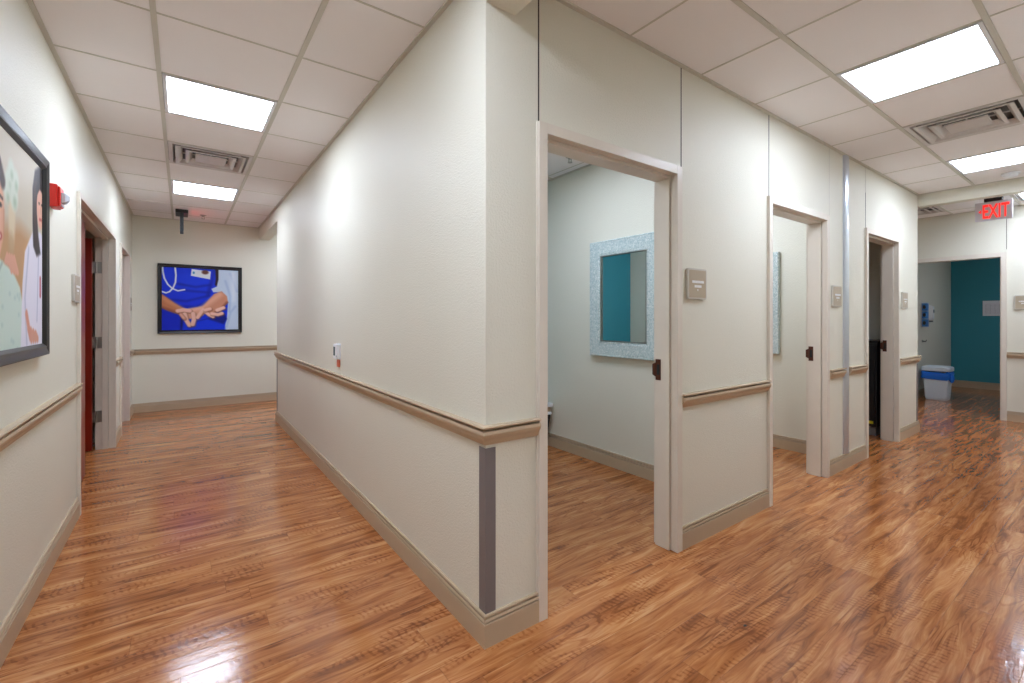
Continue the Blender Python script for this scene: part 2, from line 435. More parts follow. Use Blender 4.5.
def left_door(n, a, b):
    m = MB(); T = 2.118; X = -1.555; W = .036
    for s, e in ((a, -1), (b, 1)):
        m.box(X + .0005, X + .019, s + e * W, s, 0, T + W)
        m.box(X + .0005, X - .036, s + e * .0135, s, 0, T)
        m.box(X - .039, X - .085, s + e * .0135, s - e * .015, 0, T - .015)
        m.box(X - .085, X - .121, s + e * .0135, s, 0, T)
        m.box(X - .1205, X - .139, s + e * W, s + e * .004, 0, T + W)
    m.box(X + .0005, X + .019, a, b, T, T + W); m.box(X - .1205, X - .139, a, b, T + .004, T + W)
    m.box(X + .0005, X - .036, a - .0135, b + .0135, T, T + .0135)
    m.box(X - .039, X - .085, a - .0135, b + .0135, T - .015, T + .0135)
    m.box(X - .085, X - .121, a - .0135, b + .0135, T, T + .0135)
    return struct(m.build('door_%d' % n, 'frame', bevel=.0015))
d4 = left_door(4, *D4)
# active leaf swung into the office, inactive leaf shut
lf = MB().box(-2.50, -1.712, D4[1] - .050, D4[1] - .006, .008, 2.10).build('door_leaf', 'door', d4, bevel=.002); lf['label'] = 'dark red wooden door leaf standing open'
l2 = MB().box(-1.684, -1.641, D4[0] + .003, 3.60, .008, 2.115).build('door_leaf', 'door', d4, bevel=.002); l2['label'] = 'dark red wooden door leaf standing shut'
for z in (1.82, 1.07, .33):
    h = MB(); h.box(-1.676, -1.642, D4[1] - .0025, D4[1] - .0002, z - .057, z + .057)
    h.cyl((-1.684, D4[1] - .006, z - .057), .007, .114, n=12)
    h.box(-1.712, -1.684, D4[1] - .0075, D4[1] - .0045, z - .057, z + .057)
    h.build('hinge', 'hinge', d4)
d5 = left_door(5, *D5)
MB().box(-1.684, -1.641, D5[0] + .003, D5[1] - .003, .008, 2.115).build('door_leaf', 'door', d5)
# cased opening in the far wall
m = MB()
for X0, X1 in ((7.581, 7.5995), (7.7205, 7.739)):
    m.box(X0, X1, OY0 - .05, OY0, 0, 2.165); m.box(X0, X1, OY1, OY1 + .05, 0, 2.165); m.box(X0, X1, OY0, OY1, 2.108, 2.165)
m.box(7.5995, 7.7205, OY0, OY0 + .012, 0, 2.108); m.box(7.5995, 7.7205, OY1 - .012, OY1, 0, 2.108); m.box(7.5995, 7.7205, OY0, OY1, 2.108, 2.121)
struct(m.build('door_6', 'frame', bevel=.0015))

# ------------------------------------------------------------------ corner guards and joint cover
def corner_guard(x, y, sx, sy, label, z0=.127, z1=.79, w=.046):
    """angle strip hugging an outside corner at (x,y); legs run toward sx along x and sy along y"""
    t = .0035; m = MB()
    ox, oy = -sx * t, -sy * t
    pts = [(x + ox, y + oy), (x + sx * w, y + oy), (x + sx * w, y - sy * .0003), (x - sx * .0003, y - sy * .0003), (x - sx * .0003, y + sy * w), (x + ox, y + sy * w)]
    m.prism(pts, z0, z1)
    return tag(m.build('corner_guard', 'guard', bevel=.0012), label, 'corner guard')
corner_guard(0, 0, 1, 1, 'grey vinyl corner guard on the nearest wall corner, between chair rail and baseboard')
corner_guard(0, 4.99, 1, -1, 'grey corner guard at the far end of the left corridor wall, below the chair rail')
corner_guard(5.93, 0, -1, 1, 'grey corner guard at the wall end beside the opening to the teal room')
m = MB()
n = 12; cx = (STRIP[0] + STRIP[1]) / 2; hw = (STRIP[1] - STRIP[0]) / 2
arc = [(cx - hw, -.0003)] + [(cx - hw * math.cos(math.pi * i / n) * .94, -.004 - .016 * math.sin(math.pi * i / n) ** .7) for i in range(n + 1)] + [(cx + hw, -.0003)]
m.prism(arc, .127, H - .008)
tag(m.build('joint_cover', 'alu'), 'tall brushed aluminium joint cover strip running up the right wall between two doorways', 'joint cover')

# ------------------------------------------------------------------ ceiling lights, vents
def make_light():
    t = empty('ceiling_light', (0, 0, H))
    a, b = HS - .014, HS - .034
    m = MB()
    for x0, x1, y0, y1 in ((-a, a, -a, -b), (-a, a, b, a), (-a, -b, -b, b), (b, a, -b, b)): m.box(x0, x1, y0, y1, -.006, .035)
    m.box(-a, a, -a, a, .035, .04)
    m.build('frame', 'white', t)
    MB().box(-b, b, -b, b, .004, .010).build('diffuser', 'light', t)
    return t
LL = {(-.78, 2.115): 'square lit ceiling panel in the left corridor, the nearer and larger of the two there',
      (-.78, 4.647): 'square lit ceiling panel in the left corridor beyond the air vent',
      (2.4375, -.785): 'large lit ceiling panel of the right corridor, nearest the camera above the first two doorways',
      (4.9695, -.785): 'lit ceiling panel of the right corridor beyond the vent, near the smoke detector',
      (6.97, -.98): 'lit ceiling panel past the far beam, behind the exit sign',
      (-.78, -2.95): 'lit ceiling panel of the left corridor farthest behind the camera', (-.78, -.417): 'lit ceiling panel over the corridor junction just behind the view',
      (1.05, 1.05): 'lit ceiling panel inside the first room with the framed mirror', (3.05, 1.05): 'lit ceiling panel inside the second room', (9.3, -1.15): 'added unseen fill light on the ceiling inside the teal room, beside its doorway', (.95, 5.8): 'lit ceiling panel in the side passage at the end of the left corridor'}
l0 = make_light(); first = True
for p in LIGHTS:
    o = l0 if first else dup(l0); first = False
    if p == (9.3, -1.15):  # unseen panel, added only to brighten the teal room
        for ch in o.children:
            if ch.name.startswith('diffuser'): ch.data = ch.data.copy(); ch.data.materials[0] = MT['fill_light']
    o.location = (p[0], p[1], H); tag(o, LL[p], 'ceiling light', 'lit ceiling panels')
def make_vent():
    t = empty('air_vent', (0, 0, H))
    a = HS - .014
    def band(m, r0, z0, r1, z1, th=.002):
        for s in range(4):
            c, sn = [(1, 0), (0, 1), (-1, 0), (0, -1)][s]
            R = lambda u, v, z: (u * c - v * sn, u * sn + v * c, z)
            m.quad(R(r0, -r0, z0), R(r0, r0, z0), R(r1, r1, z1), R(r1, -r1, z1))
    m = MB(); band(m, a, -.006, .275, -.006); band(m, a, -.006, a, .02); band(m, .275, -.006, .262, .03)
    f = m.build('frame', 'offwhite', t)
    m = MB()
    sq = lambda r, z: [(r, r, z), (-r, r, z), (-r, -r, z), (r, -r, z)]
    m.rings([sq(a, .055), sq(a, .0555)]); m.rings([sq(a, .02), sq(a, .055)], False, False)
    m.build('plenum', 'dark', t)
    for r in (.256, .185):
        m = MB(); band(m, r, -.012, r - .022, -.012); band(m, r - .022, -.012, r - .05, .022); band(m, r, -.012, r, -.008)
        m.build('louvre', 'offwhite', t)
    m = MB(); m.rings([sq(.108, -.014), sq(.114, -.011), sq(.114, -.004)]); m.build('center_panel', 'offwhite', t)
    m = MB()
    for s in (-1, 1): m.box(s * .26 - .006, s * .26 + .006, -.01, .01, .0, .03) if False else None
    m.box(-.26, .26, -.003, .003, .012, .02); m.box(-.003, .003, -.26, .26, .012, .02)
    m.build('brace', 'offwhite', t)
    m = MB(); m.cyl((0, 0, .045), .15, .009, n=32); m.build('duct_mouth', 'black', t)
    return t
VL = ['square air vent in the left corridor ceiling between two lit panels', 'square air vent in the right corridor ceiling between two lit panels', 'square air vent in the ceiling past the far beam']
v0 = make_vent(); first = True
for p, l in zip(VENTS, VL):
    o = v0 if first else dup(v0); first = False
    o.location = (p[0], p[1], H); tag(o, l, 'air vent', 'ceiling air vents')

def sprinkler(x, y, label):
    t = empty('sprinkler_head', (x, y, H))
    m = MB(); m.rings([[(r * math.cos(a), r * math.sin(a), z) for a in [i * math.pi / 10 for i in range(20)]] for r, z in ((.04, -.001), (.038, -.006), (.02, -.010), (.016, -.022))])
    m.build('escutcheon', 'hinge', t, smooth=True)
    m = MB()
    for s in (-1, 1): m.rings([[(s * .014 + u, v, z) for u, v in ((.003, .003), (-.003, .003), (-.003, -.003), (.003, -.003))] for z in (-.022, -.048)])
    m.cyl((0, 0, -.054), .020, .005, n=16); m.build('deflector', 'hinge', t)
    return tag(t, label, 'sprinkler')
sprinkler(-.754, 6.10, 'small sprinkler head on the ceiling beside the edge-on exit sign')
sprinkler(1.80, 1.436, 'small sprinkler head on the ceiling of the mirror room')
t = empty('smoke_detector', (5.63, -.77, H))
A = [i * math.pi / 16 for i in range(32)]
m = MB(); m.rings([[(r * math.cos(a), r * math.sin(a), z) for a in A] for r, z in ((.066, -.001), (.066, -.016), (.06, -.022))]); m.build('base', 'white', t, smooth=False)
m = MB(); m.rings([[(r * math.cos(a), r * math.sin(a), z) for a in A] for r, z in ((.05, -.022), (.048, -.036), (.03, -.046), (.01, -.048))]); m.build('sensing_head', 'white', t)
tag(t, 'round white smoke detector on the ceiling in front of the far beam', 'smoke detector')

# ------------------------------------------------------------------ exit signs
def exit_sign_right():
    X, y0, y1, z0, z1 = 6.75, -.655, -.348, 2.468, 2.690
    t = empty('exit_sign', (X, (y0 + y1) / 2, H))
    yc = (y0 + y1) / 2; zc = (z0 + z1) / 2 - H
    MB().box(-.008, .008, y0 - yc, y1 - yc, z0 - H, z1 - H).build('sign_panel', 'signmetal', t, bevel=.002)
    MB().box(-.035, .035, -.075, .075, z1 - H, -.001).build('mount', 'black', t, bevel=.003)
    cu = bpy.data.curves.new('exit_text', 'FONT'); cu.body = 'EXIT'; cu.size = .2; cu.extrude = .002; cu.offset = .003; cu.align_x = 'CENTER'; cu.align_y = 'CENTER'
    to = bpy.data.objects.new('tmp', cu); col.objects.link(to)
    bpy.context.view_layer.update()
    dg = bpy.context.evaluated_depsgraph_get(); me = bpy.data.meshes.new_from_object(to.evaluated_get(dg))
    bpy.data.objects.remove(to)
    # rescale letters into a tall condensed block
    xs = [v.co.x for v in me.vertices]; ys = [v.co.y for v in me.vertices]
    w, h = max(xs) - min(xs), max(ys) - min(ys); mx, my = (max(xs) + min(xs)) / 2, (max(ys) + min(ys)) / 2
    me.materials.clear(); me.materials.append(MT['exitred'])
    for s in (-1, 1):
        c = me.copy() if s == 1 else me
        for v in c.vertices:
            u, vv, d = (v.co.x - mx) / w * .215, (v.co.y - my) / h * .162, v.co.z
            v.co = Vector((s * (.0095 + abs(d)), s * (u + .020) if s == 1 else -(u + .018), zc + vv - .002)) if s == 1 else Vector((-.0085 - (d + .002) * .6, -(u + .020), zc + vv - .002))
        o = bpy.data.objects.new('letters', c); col.objects.link(o); o.parent = t; o['label'] = 'red EXIT lettering'
        break
    # chevron pointing left
    m = MB(); yl = .112
    m.prism([(yl + .012, zc), (yl - .010, zc + .022), (yl - .010, zc - .022)], -.0105, -.0085, tf=lambda p: (p[2], p[0], p[1]))
    ch = m.build('arrow', 'exitred', t); ch['label'] = 'small red arrow pointing left'
    return tag(t, 'silver edge-lit sign reading EXIT in red, hung from the ceiling past the far beam', 'exit sign')
exit_sign_right()
t = empty('exit_sign', (-.994, 6.0, H))
MB().box(-.068, .068, -.16, .16, -.045, -.001).build('housing', 'black', t, bevel=.004)
m = MB(); m.box(-.019, .019, -.15, -.135, -.28, -.045); m.box(-.019, .019, .135, .15, -.28, -.045); m.box(-.019, .019, -.135, .135, -.28, -.262); m.box(-.019, .019, -.135, .135, -.063, -.045); m.box(-.006, .006, -.135, .135, -.262, -.063)
m.build('sign_panel', 'black', t)
MB().box(.0062, .0075, -.12, .12, -.25, -.075).build('lit_face', 'redlens', t)
tag(t, 'black exit sign seen edge-on, hanging like a T at the end of the left corridor', 'exit sign')

# ------------------------------------------------------------------ room signs
def room_sign(loc, rz, label, buttons=False):
    """plate 0.188 x 0.18 facing local -Y"""
    t = empty('room_sign', loc, rz)
    w, h = .094, .09
    def rr(w, h, r, n=4):
        return [(sx * (w - r) + r * math.cos(a0 + i * math.pi / 2 / n), sz * (h - r) + r * math.sin(a0 + i * math.pi / 2 / n))
                for sx, sz, a0 in ((1, 1, 0), (-1, 1, math.pi / 2), (-1, -1, math.pi), (1, -1, 1.5 * math.pi)) for i in range(n + 1)]
    tf = lambda p: (p[0], p[2], p[1])
    MB().prism(rr(w, h, .012), -.016, -.0005, tf).build('plate', 'plateframe', t, bevel=.0015)
    MB().prism(rr(w - .010, h - .010, .006), -.0175, -.016, tf).build('insert', 'plate', t)
    m = MB(); rnd = random.Random(7)
    for z, hw in ((.012, .055), (-.014, .032)):
        x = -hw
        while x < hw:
            ww = rnd.uniform(.005, .009); m.box(x, x + ww, -.0185, -.0175, z - .007, z + .007); x += ww + .003
    m.box(-.004, .003, -.0185, -.0175, -.040, -.030)
    m.build('lettering', 'platetext', t)
    return tag(t, label, 'room sign', 'room signs')
room_sign((1.455, 0, 1.512), 0, 'room sign on the wall just right of the nearest doorway')
room_sign((3.53, 0, 1.50), 0, 'room sign between the second doorway and the metal strip')
room_sign((5.40, 0, 1.508), 0, 'room sign right of the narrow dark doorway')
room_sign((-1.555, 2.515, 1.505), math.pi / 2, 'room sign on the left wall just before the red door')
room_sign((-1.555, 6.32, 1.50), math.pi / 2, 'room sign on the left wall beyond the farthest door, next to the end wall')
room_sign((7.60, -.665, 1.515), -math.pi / 2, 'taupe room sign at the picture edge, right of the opening to the teal room')

# ------------------------------------------------------------------ thermostat, strobe
t = empty('thermostat', (0, 2.125, 1.055))
MB().box(-.004, -.0005, -.062, .062, -.062, .062).build('backplate', 'white', t)
MB().box(-.028, -.004, -.056, .056, -.057, .057).build('body', 'white', t, bevel=.004)
MB().box(-.0292, -.028, -.002, .044, -.032, .036).build('display', 'lcd', t)
MB().box(-.0300, -.028, -.042, -.034, -.040, -.028).build('button', 'guard', t)
tag(t, 'small white thermostat with grey display on the wall above the chair rail', 'thermostat')
m = MB(); m.box(-.012, -.0006, 2.082, 2.138, .936, .992)
tag(m.build('wall_tag', 'orange', bevel=.002), 'small orange tag on the wall directly under the thermostat', 'tag')

t = empty('fire_alarm', (-1.555, 1.86, 1.96))
MB().box(0, .034, -.055, .055, -.060, .060).build('housing', 'red', t, bevel=.005)
m = MB(); m.prism([(-.046, -.054), (.046, -.054), (.046, .050), (-.046, .050)], .034, .044, tf=lambda p: (p[2], p[0], p[1])); m.build('cover', 'red', t, bevel=.004)
m = MB(); m.rings([[(x, y * s, z * s) for y, z in ((-.028, -.034), (.028, -.034), (.028, .022), (-.028, .022))] for x, s in ((.044, 1), (.060, .85), (.072, .45))])
m.build('strobe_lens', 'lens', t, bevel=.003)
MB().box(.044, .048, -.03, .03, -.050, -.038).build('horn_grille', 'lens', t)
tag(t, 'red fire alarm strobe on the left wall beside the big picture', 'fire alarm')

# ------------------------------------------------------------------ framed pictures (painted prints)
class Paint:
    def __init__(s, u0, u1, v0, v1, nu, nv, bg):
        s.U, s.V = np.meshgrid(np.linspace(u0, u1, nu), np.linspace(v0, v1, nv)); s.nu, s.nv = nu, nv
        s.u0, s.u1, s.v0, s.v1 = u0, u1, v0, v1
        s.C = np.zeros((nv, nu, 3)); s.C[:] = bg
    def blend(s, d, c, soft, a=1.0):
        k = np.clip(.5 - d / soft, 0, 1) * a
        s.C = s.C * (1 - k[..., None]) + np.array(c, float) * k[..., None]
    def poly(s, pts, c, soft=.01, a=1.0):
        d = np.full(s.U.shape, 1e9); ins = np.zeros(s.U.shape, bool); n = len(pts)
        for i in range(n):
            (x0, y0), (x1, y1) = pts[i], pts[(i + 1) % n]
            dx, dy = x1 - x0, y1 - y0; t = np.clip(((s.U - x0) * dx + (s.V - y0) * dy) / (dx * dx + dy * dy + 1e-12), 0, 1)
            d = np.minimum(d, np.hypot(s.U - x0 - t * dx, s.V - y0 - t * dy))
            if y0 != y1:
                ins ^= ((y0 > s.V) != (y1 > s.V)) & (s.U < dx * (s.V - y0) / dy + x0)
        s.blend(np.where(ins, -d, d), c, soft, a)
    def cap(s, pts, r, c, soft=.008, a=1.0):
        d = np.full(s.U.shape, 1e9)
        for i in range(len(pts) - 1):
            (x0, y0), (x1, y1) = pts[i], pts[i + 1]; dx, dy = x1 - x0, y1 - y0
            t = np.clip(((s.U - x0) * dx + (s.V - y0) * dy) / (dx * dx + dy * dy + 1e-12), 0, 1)
            r0, r1 = (r, r) if isinstance(r, (int, float)) else (r[i], r[i + 1])
            d = np.minimum(d, np.hypot(s.U - x0 - t * dx, s.V - y0 - t * dy) - (r0 + (r1 - r0) * t))
        s.blend(d, c, soft, a)
    def ell(s, cx, cy, rx, ry, c, soft=.01, a=1.0):
        s.blend((np.hypot((s.U - cx) / rx, (s.V - cy) / ry) - 1) * min(rx, ry), c, soft, a)
    def mesh(s, name, place, mat, parent):
        nu, nv = s.nu, s.nv; me = bpy.data.meshes.new(name)
        vs = [place(s.U[j, i], s.V[j, i]) for j in range(nv) for i in range(nu)]
        fs = [(j * nu + i, j * nu + i + 1, (j + 1) * nu + i + 1, (j + 1) * nu + i) for j in range(nv - 1) for i in range(nu - 1)]
        me.from_pydata(vs, [], fs); at = me.color_attributes.new('print', 'FLOAT_COLOR', 'POINT')
        c = np.clip(s.C / 255, 0, 1).reshape(-1, 3); c = np.where(c <= .04045, c / 12.92, ((c + .055) / 1.055) ** 2.4)
        at.data.foreach_set('color', np.concatenate([c, np.ones((len(c), 1))], 1).astype(np.float32).ravel())
        me.materials.append(mat); me.update()
        o = bpy.data.objects.new(name, me); col.objects.link(o); o.parent = parent; return o
pm, nt, b = new_mat('printed_canvas')
a = N(nt, 'ShaderNodeVertexColor'); a.layer_name = 'print'; nt.links.new(a.outputs['Color'], b.inputs['Base Color']); b.inputs['Roughness'].default_value = .5; b.inputs['Specular IOR Level'].default_value = .25

def frame_mesh(name, w0, w1, z0, z1, fw, d, place, parent):
    """moulded rectangular frame ring; place(u, z, depth) -> xyz"""
    prof = [(0, 0), (0, d), (.006, d + .002), (fw * .55, d - .004), (fw * .75, d - .002), (fw, d - .014), (fw, 0)]
    m = MB()
    rr = [[place(w0 + o, z0 + o, dd), place(w1 - o, z0 + o, dd), place(w1 - o, z1 - o, dd), place(w0 + o, z1 - o, dd)] for o, dd in prof]
    m.rings(rr, False, False); return m.build(name, 'blackframe', parent)

# end wall: clasped hands over blue scrubs. print space u,v in 0..1 (v down)
t = empty('framed_picture', (-.757, 6.66, 1.596))
w, h = .516, .500
pl = lambda u, z, d: (u, -.001 - d, z)
frame_mesh('frame', -w, w, -h, h, .048, .036, pl, t)
iw, ih = w - .046, h - .046
p = Paint(0, 1, 0, 1, 230, 210, (8, 46, 214))
def q(x, y): return ((x - 85) / 580, (y - 92) / 473)
Q = lambda *l: [q(*k) for k in l]
p.ell(*q(300, 180), .35, .2, (14, 62, 232), .25, .6)
for l in (((90, 330), (260, 345), (430, 300)), ((200, 215), (330, 235), (440, 215)), ((230, 385), (330, 390), (420, 350)), ((200, 260), (430, 275))):
    p.cap(Q(*l), .012, (2, 20, 130), .04, .6)
p.cap(Q((470, 100), (450, 200), (425, 290)), .02, (4, 26, 150), .05, .7)
p.poly(Q((480, 92), (520, 92), (512, 150), (495, 225), (478, 215), (485, 160)), (44, 22, 20), .02)
p.poly(Q((505, 92), (670, 92), (670, 570), (545, 570), (572, 480), (580, 350), (536, 268), (465, 272), (450, 246), (492, 226), (505, 170)), (196, 212, 232), .015)
for l in (((560, 180), (600, 300), (590, 420)), ((640, 380), (600, 430), (570, 540)), ((600, 120), (650, 260))): p.cap(Q(*l), .010, (130, 160, 205), .04, .55)
p.cap(Q((620, 120), (625, 330)), .03, (222, 232, 244), .06, .7)
p.poly(Q((85, 420), (160, 420), (245, 470), (240, 570), (85, 570)), (6, 36, 196), .02)
p.cap(Q((228, 470), (226, 570)), .012, (2, 12, 90), .03)
p.poly(Q((250, 500), (545, 450), (560, 570), (228, 570)), (10, 52, 222), .03)
p.poly(Q((340, 500), (550, 440), (572, 480), (545, 520), (420, 480)), (4, 18, 110), .03, .8)
sk, sk2, dk = (214, 148, 118), (234, 184, 162), (128, 70, 52)
p.cap(Q((60, 335), (150, 388), (262, 440)), [.095, .075, .05], (196, 122, 82), .02)
p.cap(Q((60, 305), (150, 358), (240, 405)), [.03, .03, .02], (222, 152, 112), .05, .7)
p.cap(Q((60, 385), (170, 425), (240, 450)), [.02, .02, .012], dk, .04, .6)
p.poly(Q((470, 285), (530, 262), (572, 300), (582, 350), (548, 385), (520, 425), (440, 440), (380, 440), (345, 410), (400, 365), (440, 320)), (208, 142, 112), .02)
p.cap(Q((515, 290), (450, 340), (380, 395)), [.04, .04, .03], (232, 176, 148), .06, .8)
p.cap(Q((572, 350), (530, 395), (480, 430)), .016, dk, .03, .7)
p.poly(Q((215, 425), (290, 400), (370, 385), (410, 410), (390, 450), (330, 480), (255, 480)), (222, 160, 132), .025)
p.cap(Q((290, 412), (370, 398)), .03, (240, 192, 168), .05, .7)
for pts, r, c in ((((200, 420), (240, 412), (285, 418)), .030, (236, 184, 166)), (((250, 445), (262, 490), (284, 528)), .029, sk2), (((312, 440), (318, 485), (308, 522)), .029, sk2), (((345, 470), (368, 435), (388, 408)), .024, sk2),
               (((222, 448), (244, 475)), .022, sk), (((405, 425), (432, 448), (462, 462)), .024, sk2), (((455, 440), (500, 446), (532, 436)), .026, sk2), (((495, 412), (545, 392)), .026, (240, 196, 176)), (((402, 412), (440, 402)), .024, sk2)):
    p.cap([q(x + 5, y + 6) for x, y in pts], r + .006, dk, .022, .6); p.cap(Q(*pts), r, c, .016); p.cap([q(x - 4, y - 5) for x, y in pts], r * .4, (246, 206, 188), .03, .6)
for l in (((90, 92), (93, 130), (104, 178), (128, 222), (160, 252), (200, 268), (248, 258)), ((180, 92), (186, 150), (182, 205), (165, 248), (140, 276), (115, 286), (86, 276))):
    p.cap(Q(*l), .011, (228, 232, 236), .012)
p.poly(Q((300, 98), (446, 110), (440, 172), (294, 150)), (226, 230, 236), .01)
p.ell(*q(402, 118), .045, .035, (112, 70, 60), .02); p.ell(*q(316, 126), .014, .02, (70, 150, 190), .01)
p.mesh('print', lambda u, v: ((u * 2 - 1) * iw, -.018, (1 - v * 2) * ih), pm, t)
tag(t, 'black framed photograph of clasped hands over blue scrubs on the end wall', 'picture', 'framed pictures')

# left wall: caregiver and patient. print space u = world y, v = world z
t = empty('framed_picture', (-1.555, .96, 1.60))
pl = lambda u, z, d: (.001 + d, u, z)
y0, y1, z0, z1 = .28, 1.625, 1.135, 2.085
frame_mesh('frame', y0 - .96, y1 - .96, z0 - 1.6, z1 - 1.6, .055, .034, pl, t)
p = Paint(y0 + .05, y1 - .05, z0 + .05, z1 - .05, 250, 170, (206, 196, 176))
p.poly([(.3, 1.1), (1.7, 1.1), (1.7, 1.62), (1.2, 1.70), (.9, 1.66), (.3, 1.7)], (196, 152, 108), .08)
p.ell(1.05, 2.0, .3, .12, (216, 208, 192), .1, .7)
p.ell(1.09, 1.71, .045, .11, (222, 206, 176), .03); p.ell(1.08, 1.60, .04, .05, (190, 160, 120), .03, .7)
for fx_, fy_, r in ((1.06, 1.84, .06), (1.12, 1.80, .055), (1.03, 1.80, .04), (1.14, 1.87, .045), (1.08, 1.90, .04)): p.ell(fx_, fy_, r, r, (214, 222, 206), .03); p.ell(fx_ + .01, fy_ - .02, r * .4, r * .4, (150, 174, 140), .03, .6)
# patient in pale green gown
p.cap([(.80, 1.72), (.80, 1.55)], [.07, .06], (206, 146, 116), .015)
p.poly([(.45, 1.1), (.50, 1.42), (.62, 1.50), (.78, 1.53), (.95, 1.53), (1.10, 1.50), (1.20, 1.44), (1.27, 1.32), (1.32, 1.1)], (204, 222, 212), .015)
for k in range(26):
    rx, rz_ = random.uniform(.55, 1.25), random.uniform(1.16, 1.45); p.ell(rx, rz_, .014, .010, (170, 196, 192), .01, .5)
p.cap([(.80, 1.55), (.90, 1.46), (.97, 1.52)], .008, (170, 190, 182), .01)
p.ell(.83, 1.70, .165, .205, (224, 172, 144), .015)
p.cap([(.66, 1.80), (.72, 1.89), (.83, 1.925), (.93, 1.885), (.975, 1.83)], .030, (62, 44, 38), .02)
p.ell(.83, 1.66, .12, .10, (232, 182, 156), .05, .6)
p.ell(.855, 1.735, .022, .009, (50, 34, 30), .008); p.ell(.950, 1.735, .016, .009, (50, 34, 30), .008)
p.cap([(.82, 1.765), (.885, 1.772)], .006, (80, 52, 42), .008); p.cap([(.925, 1.772), (.975, 1.762)], .006, (80, 52, 42), .008)
p.cap([(.915, 1.73), (.930, 1.675), (.91, 1.668)], .009, (204, 144, 116), .014, .8)
p.cap([(.85, 1.618), (.90, 1.598), (.955, 1.620)], .015, (190, 96, 86), .01); p.cap([(.865, 1.616), (.90, 1.606), (.942, 1.617)], .007, (246, 240, 234), .006)
p.cap([(.985, 1.62), (.99, 1.72)], .008, (198, 138, 110), .02, .7)
# caregiver: long dark hair, white coat
p.poly([(1.205, 1.1), (1.235, 1.45), (1.275, 1.60), (1.395, 1.70), (1.535, 1.72), (1.735, 1.66), (1.735, 1.1)], (230, 226, 240), .015)
p.cap([(1.505, 1.62), (1.475, 1.30)], .006, (176, 176, 200), .015)
p.cap([(1.335, 1.62), (1.275, 1.40), (1.305, 1.2)], .008, (186, 186, 206), .02)
p.poly([(1.40, 1.90), (1.44, 1.99), (1.52, 2.03), (1.62, 2.03), (1.62, 1.95), (1.54, 1.93), (1.49, 1.90), (1.475, 1.80), (1.50, 1.70), (1.54, 1.62), (1.47, 1.60), (1.41, 1.64), (1.40, 1.75)], (36, 26, 30), .02)
for k in range(5): p.cap([(1.425 + k * .012, 1.94), (1.425 + k * .008, 1.78), (1.44 + k * .016, 1.64)], .004, (96, 66, 56), .012, .5)
p.ell(1.535, 1.835, .062, .100, (226, 172, 150), .012)
p.cap([(1.475, 1.91), (1.52, 1.945), (1.60, 1.93)], .020, (36, 26, 30), .012)
p.ell(1.515, 1.855, .011, .006, (40, 26, 26), .006); p.ell(1.562, 1.855, .010, .006, (40, 26, 26), .006)
p.cap([(1.538, 1.85), (1.546, 1.812)], .005, (198, 138, 118), .01, .7)
p.cap([(1.520, 1.780), (1.558, 1.782)], .007, (190, 84, 84), .006)
# hands
for k in range(4): p.cap([(1.17 - k * .028, 1.50), (1.12 - k * .030, 1.555), (1.085 - k * .025, 1.53)], .014, (222, 166, 142), .008)
for k in range(4): p.cap([(1.33 + k * .04, 1.265 - k * .008), (1.38 + k * .035, 1.215)], .018, (216, 156, 134), .010)
p.cap([(1.30, 1.33), (1.36, 1.23)], .02, (214, 150, 128), .012)
p.cap([(1.535, 1.50), (1.535, 1.42)], .012, (170, 50, 70), .01)
p.mesh('print', lambda u, v: (.019, u - .96, v - 1.6), pm, t)
tag(t, 'large black framed photograph of a smiling patient and a long-haired caregiver on the left wall', 'picture', 'framed pictures')

# ------------------------------------------------------------------ mirrors
def mirror(loc, label):
    """hangs on a wall facing -X; local y width .77, z height 1.03"""
    t = empty('framed_mirror', loc); w, h, fw, d = .385, .515, .135, .042
    prof = [(0, 0), (0, d - .004), (.004, d), (.014, d), (.017, d - .003), (.020, d), (fw - .022, d), (fw - .018, d - .004), (fw - .012, d), (fw, d - .004), (fw, .012)]
    m = MB()
    m.rings([[(-.001 - dd, -w + o, -h + o), (-.001 - dd, w - o, -h + o), (-.001 - dd, w - o, h - o), (-.001 - dd, -w + o, h - o)] for o, dd in prof], True, False)
    m.build('frame', 'mosaic', t)
    m = MB(); m.rings([[(-.001 - dd, -w + o, -h + o), (-.001 - dd, w - o, -h + o), (-.001 - dd, w - o, h - o), (-.001 - dd, -w + o, h - o)] for o, dd in ((fw - .001, d - .006), (fw - .001, d + .001), (fw + .006, d + .001), (fw + .008, d - .006))], False, False)
    m.build('inner_lip', 'hinge', t)
    MB().box(-.030, -.024, -w + fw + .001, w - fw - .001, -h + fw + .001, h - fw - .001).build('mirror_glass', 'mirror', t)
    return tag(t, label, 'mirror', 'mosaic framed mirrors')
mirror((2.10, 1.066, 1.488), 'mirror in a wide pale blue mosaic frame seen through the nearest doorway')
mirror((3.93, 1.005, 1.468), 'pale mosaic framed mirror seen edge-on through the second doorway')

# ------------------------------------------------------------------ small white table in the mirror room
t = empty('side_table', (1.865, 2.22, 0))
MB().box(-.21, .21, -.24, .24, .415, .450).build('tabletop', 'white', t, bevel=.004)
MB().box(-.19, .19, -.22, .22, .365, .415).build('apron', 'taupe', t)
MB().box(-.20, .20, -.23, .23, .335, .360).build('shelf', 'white', t, bevel=.003)
for sx in (-1, 1):
    for sy in (-1, 1):
        m = MB(); m.rings([[(sx * (.17 - k) + u * r, sy * (.20 - k) + v * r, z) for u, v in ((1, 1), (-1, 1), (-1, -1), (1, -1))] for z, r, k in ((.335, .018, 0), (0, .010, .015))])
        m.build('leg', 'black', t)
tag(t, 'low white side table with dark legs at the back wall of the mirror room', 'table')

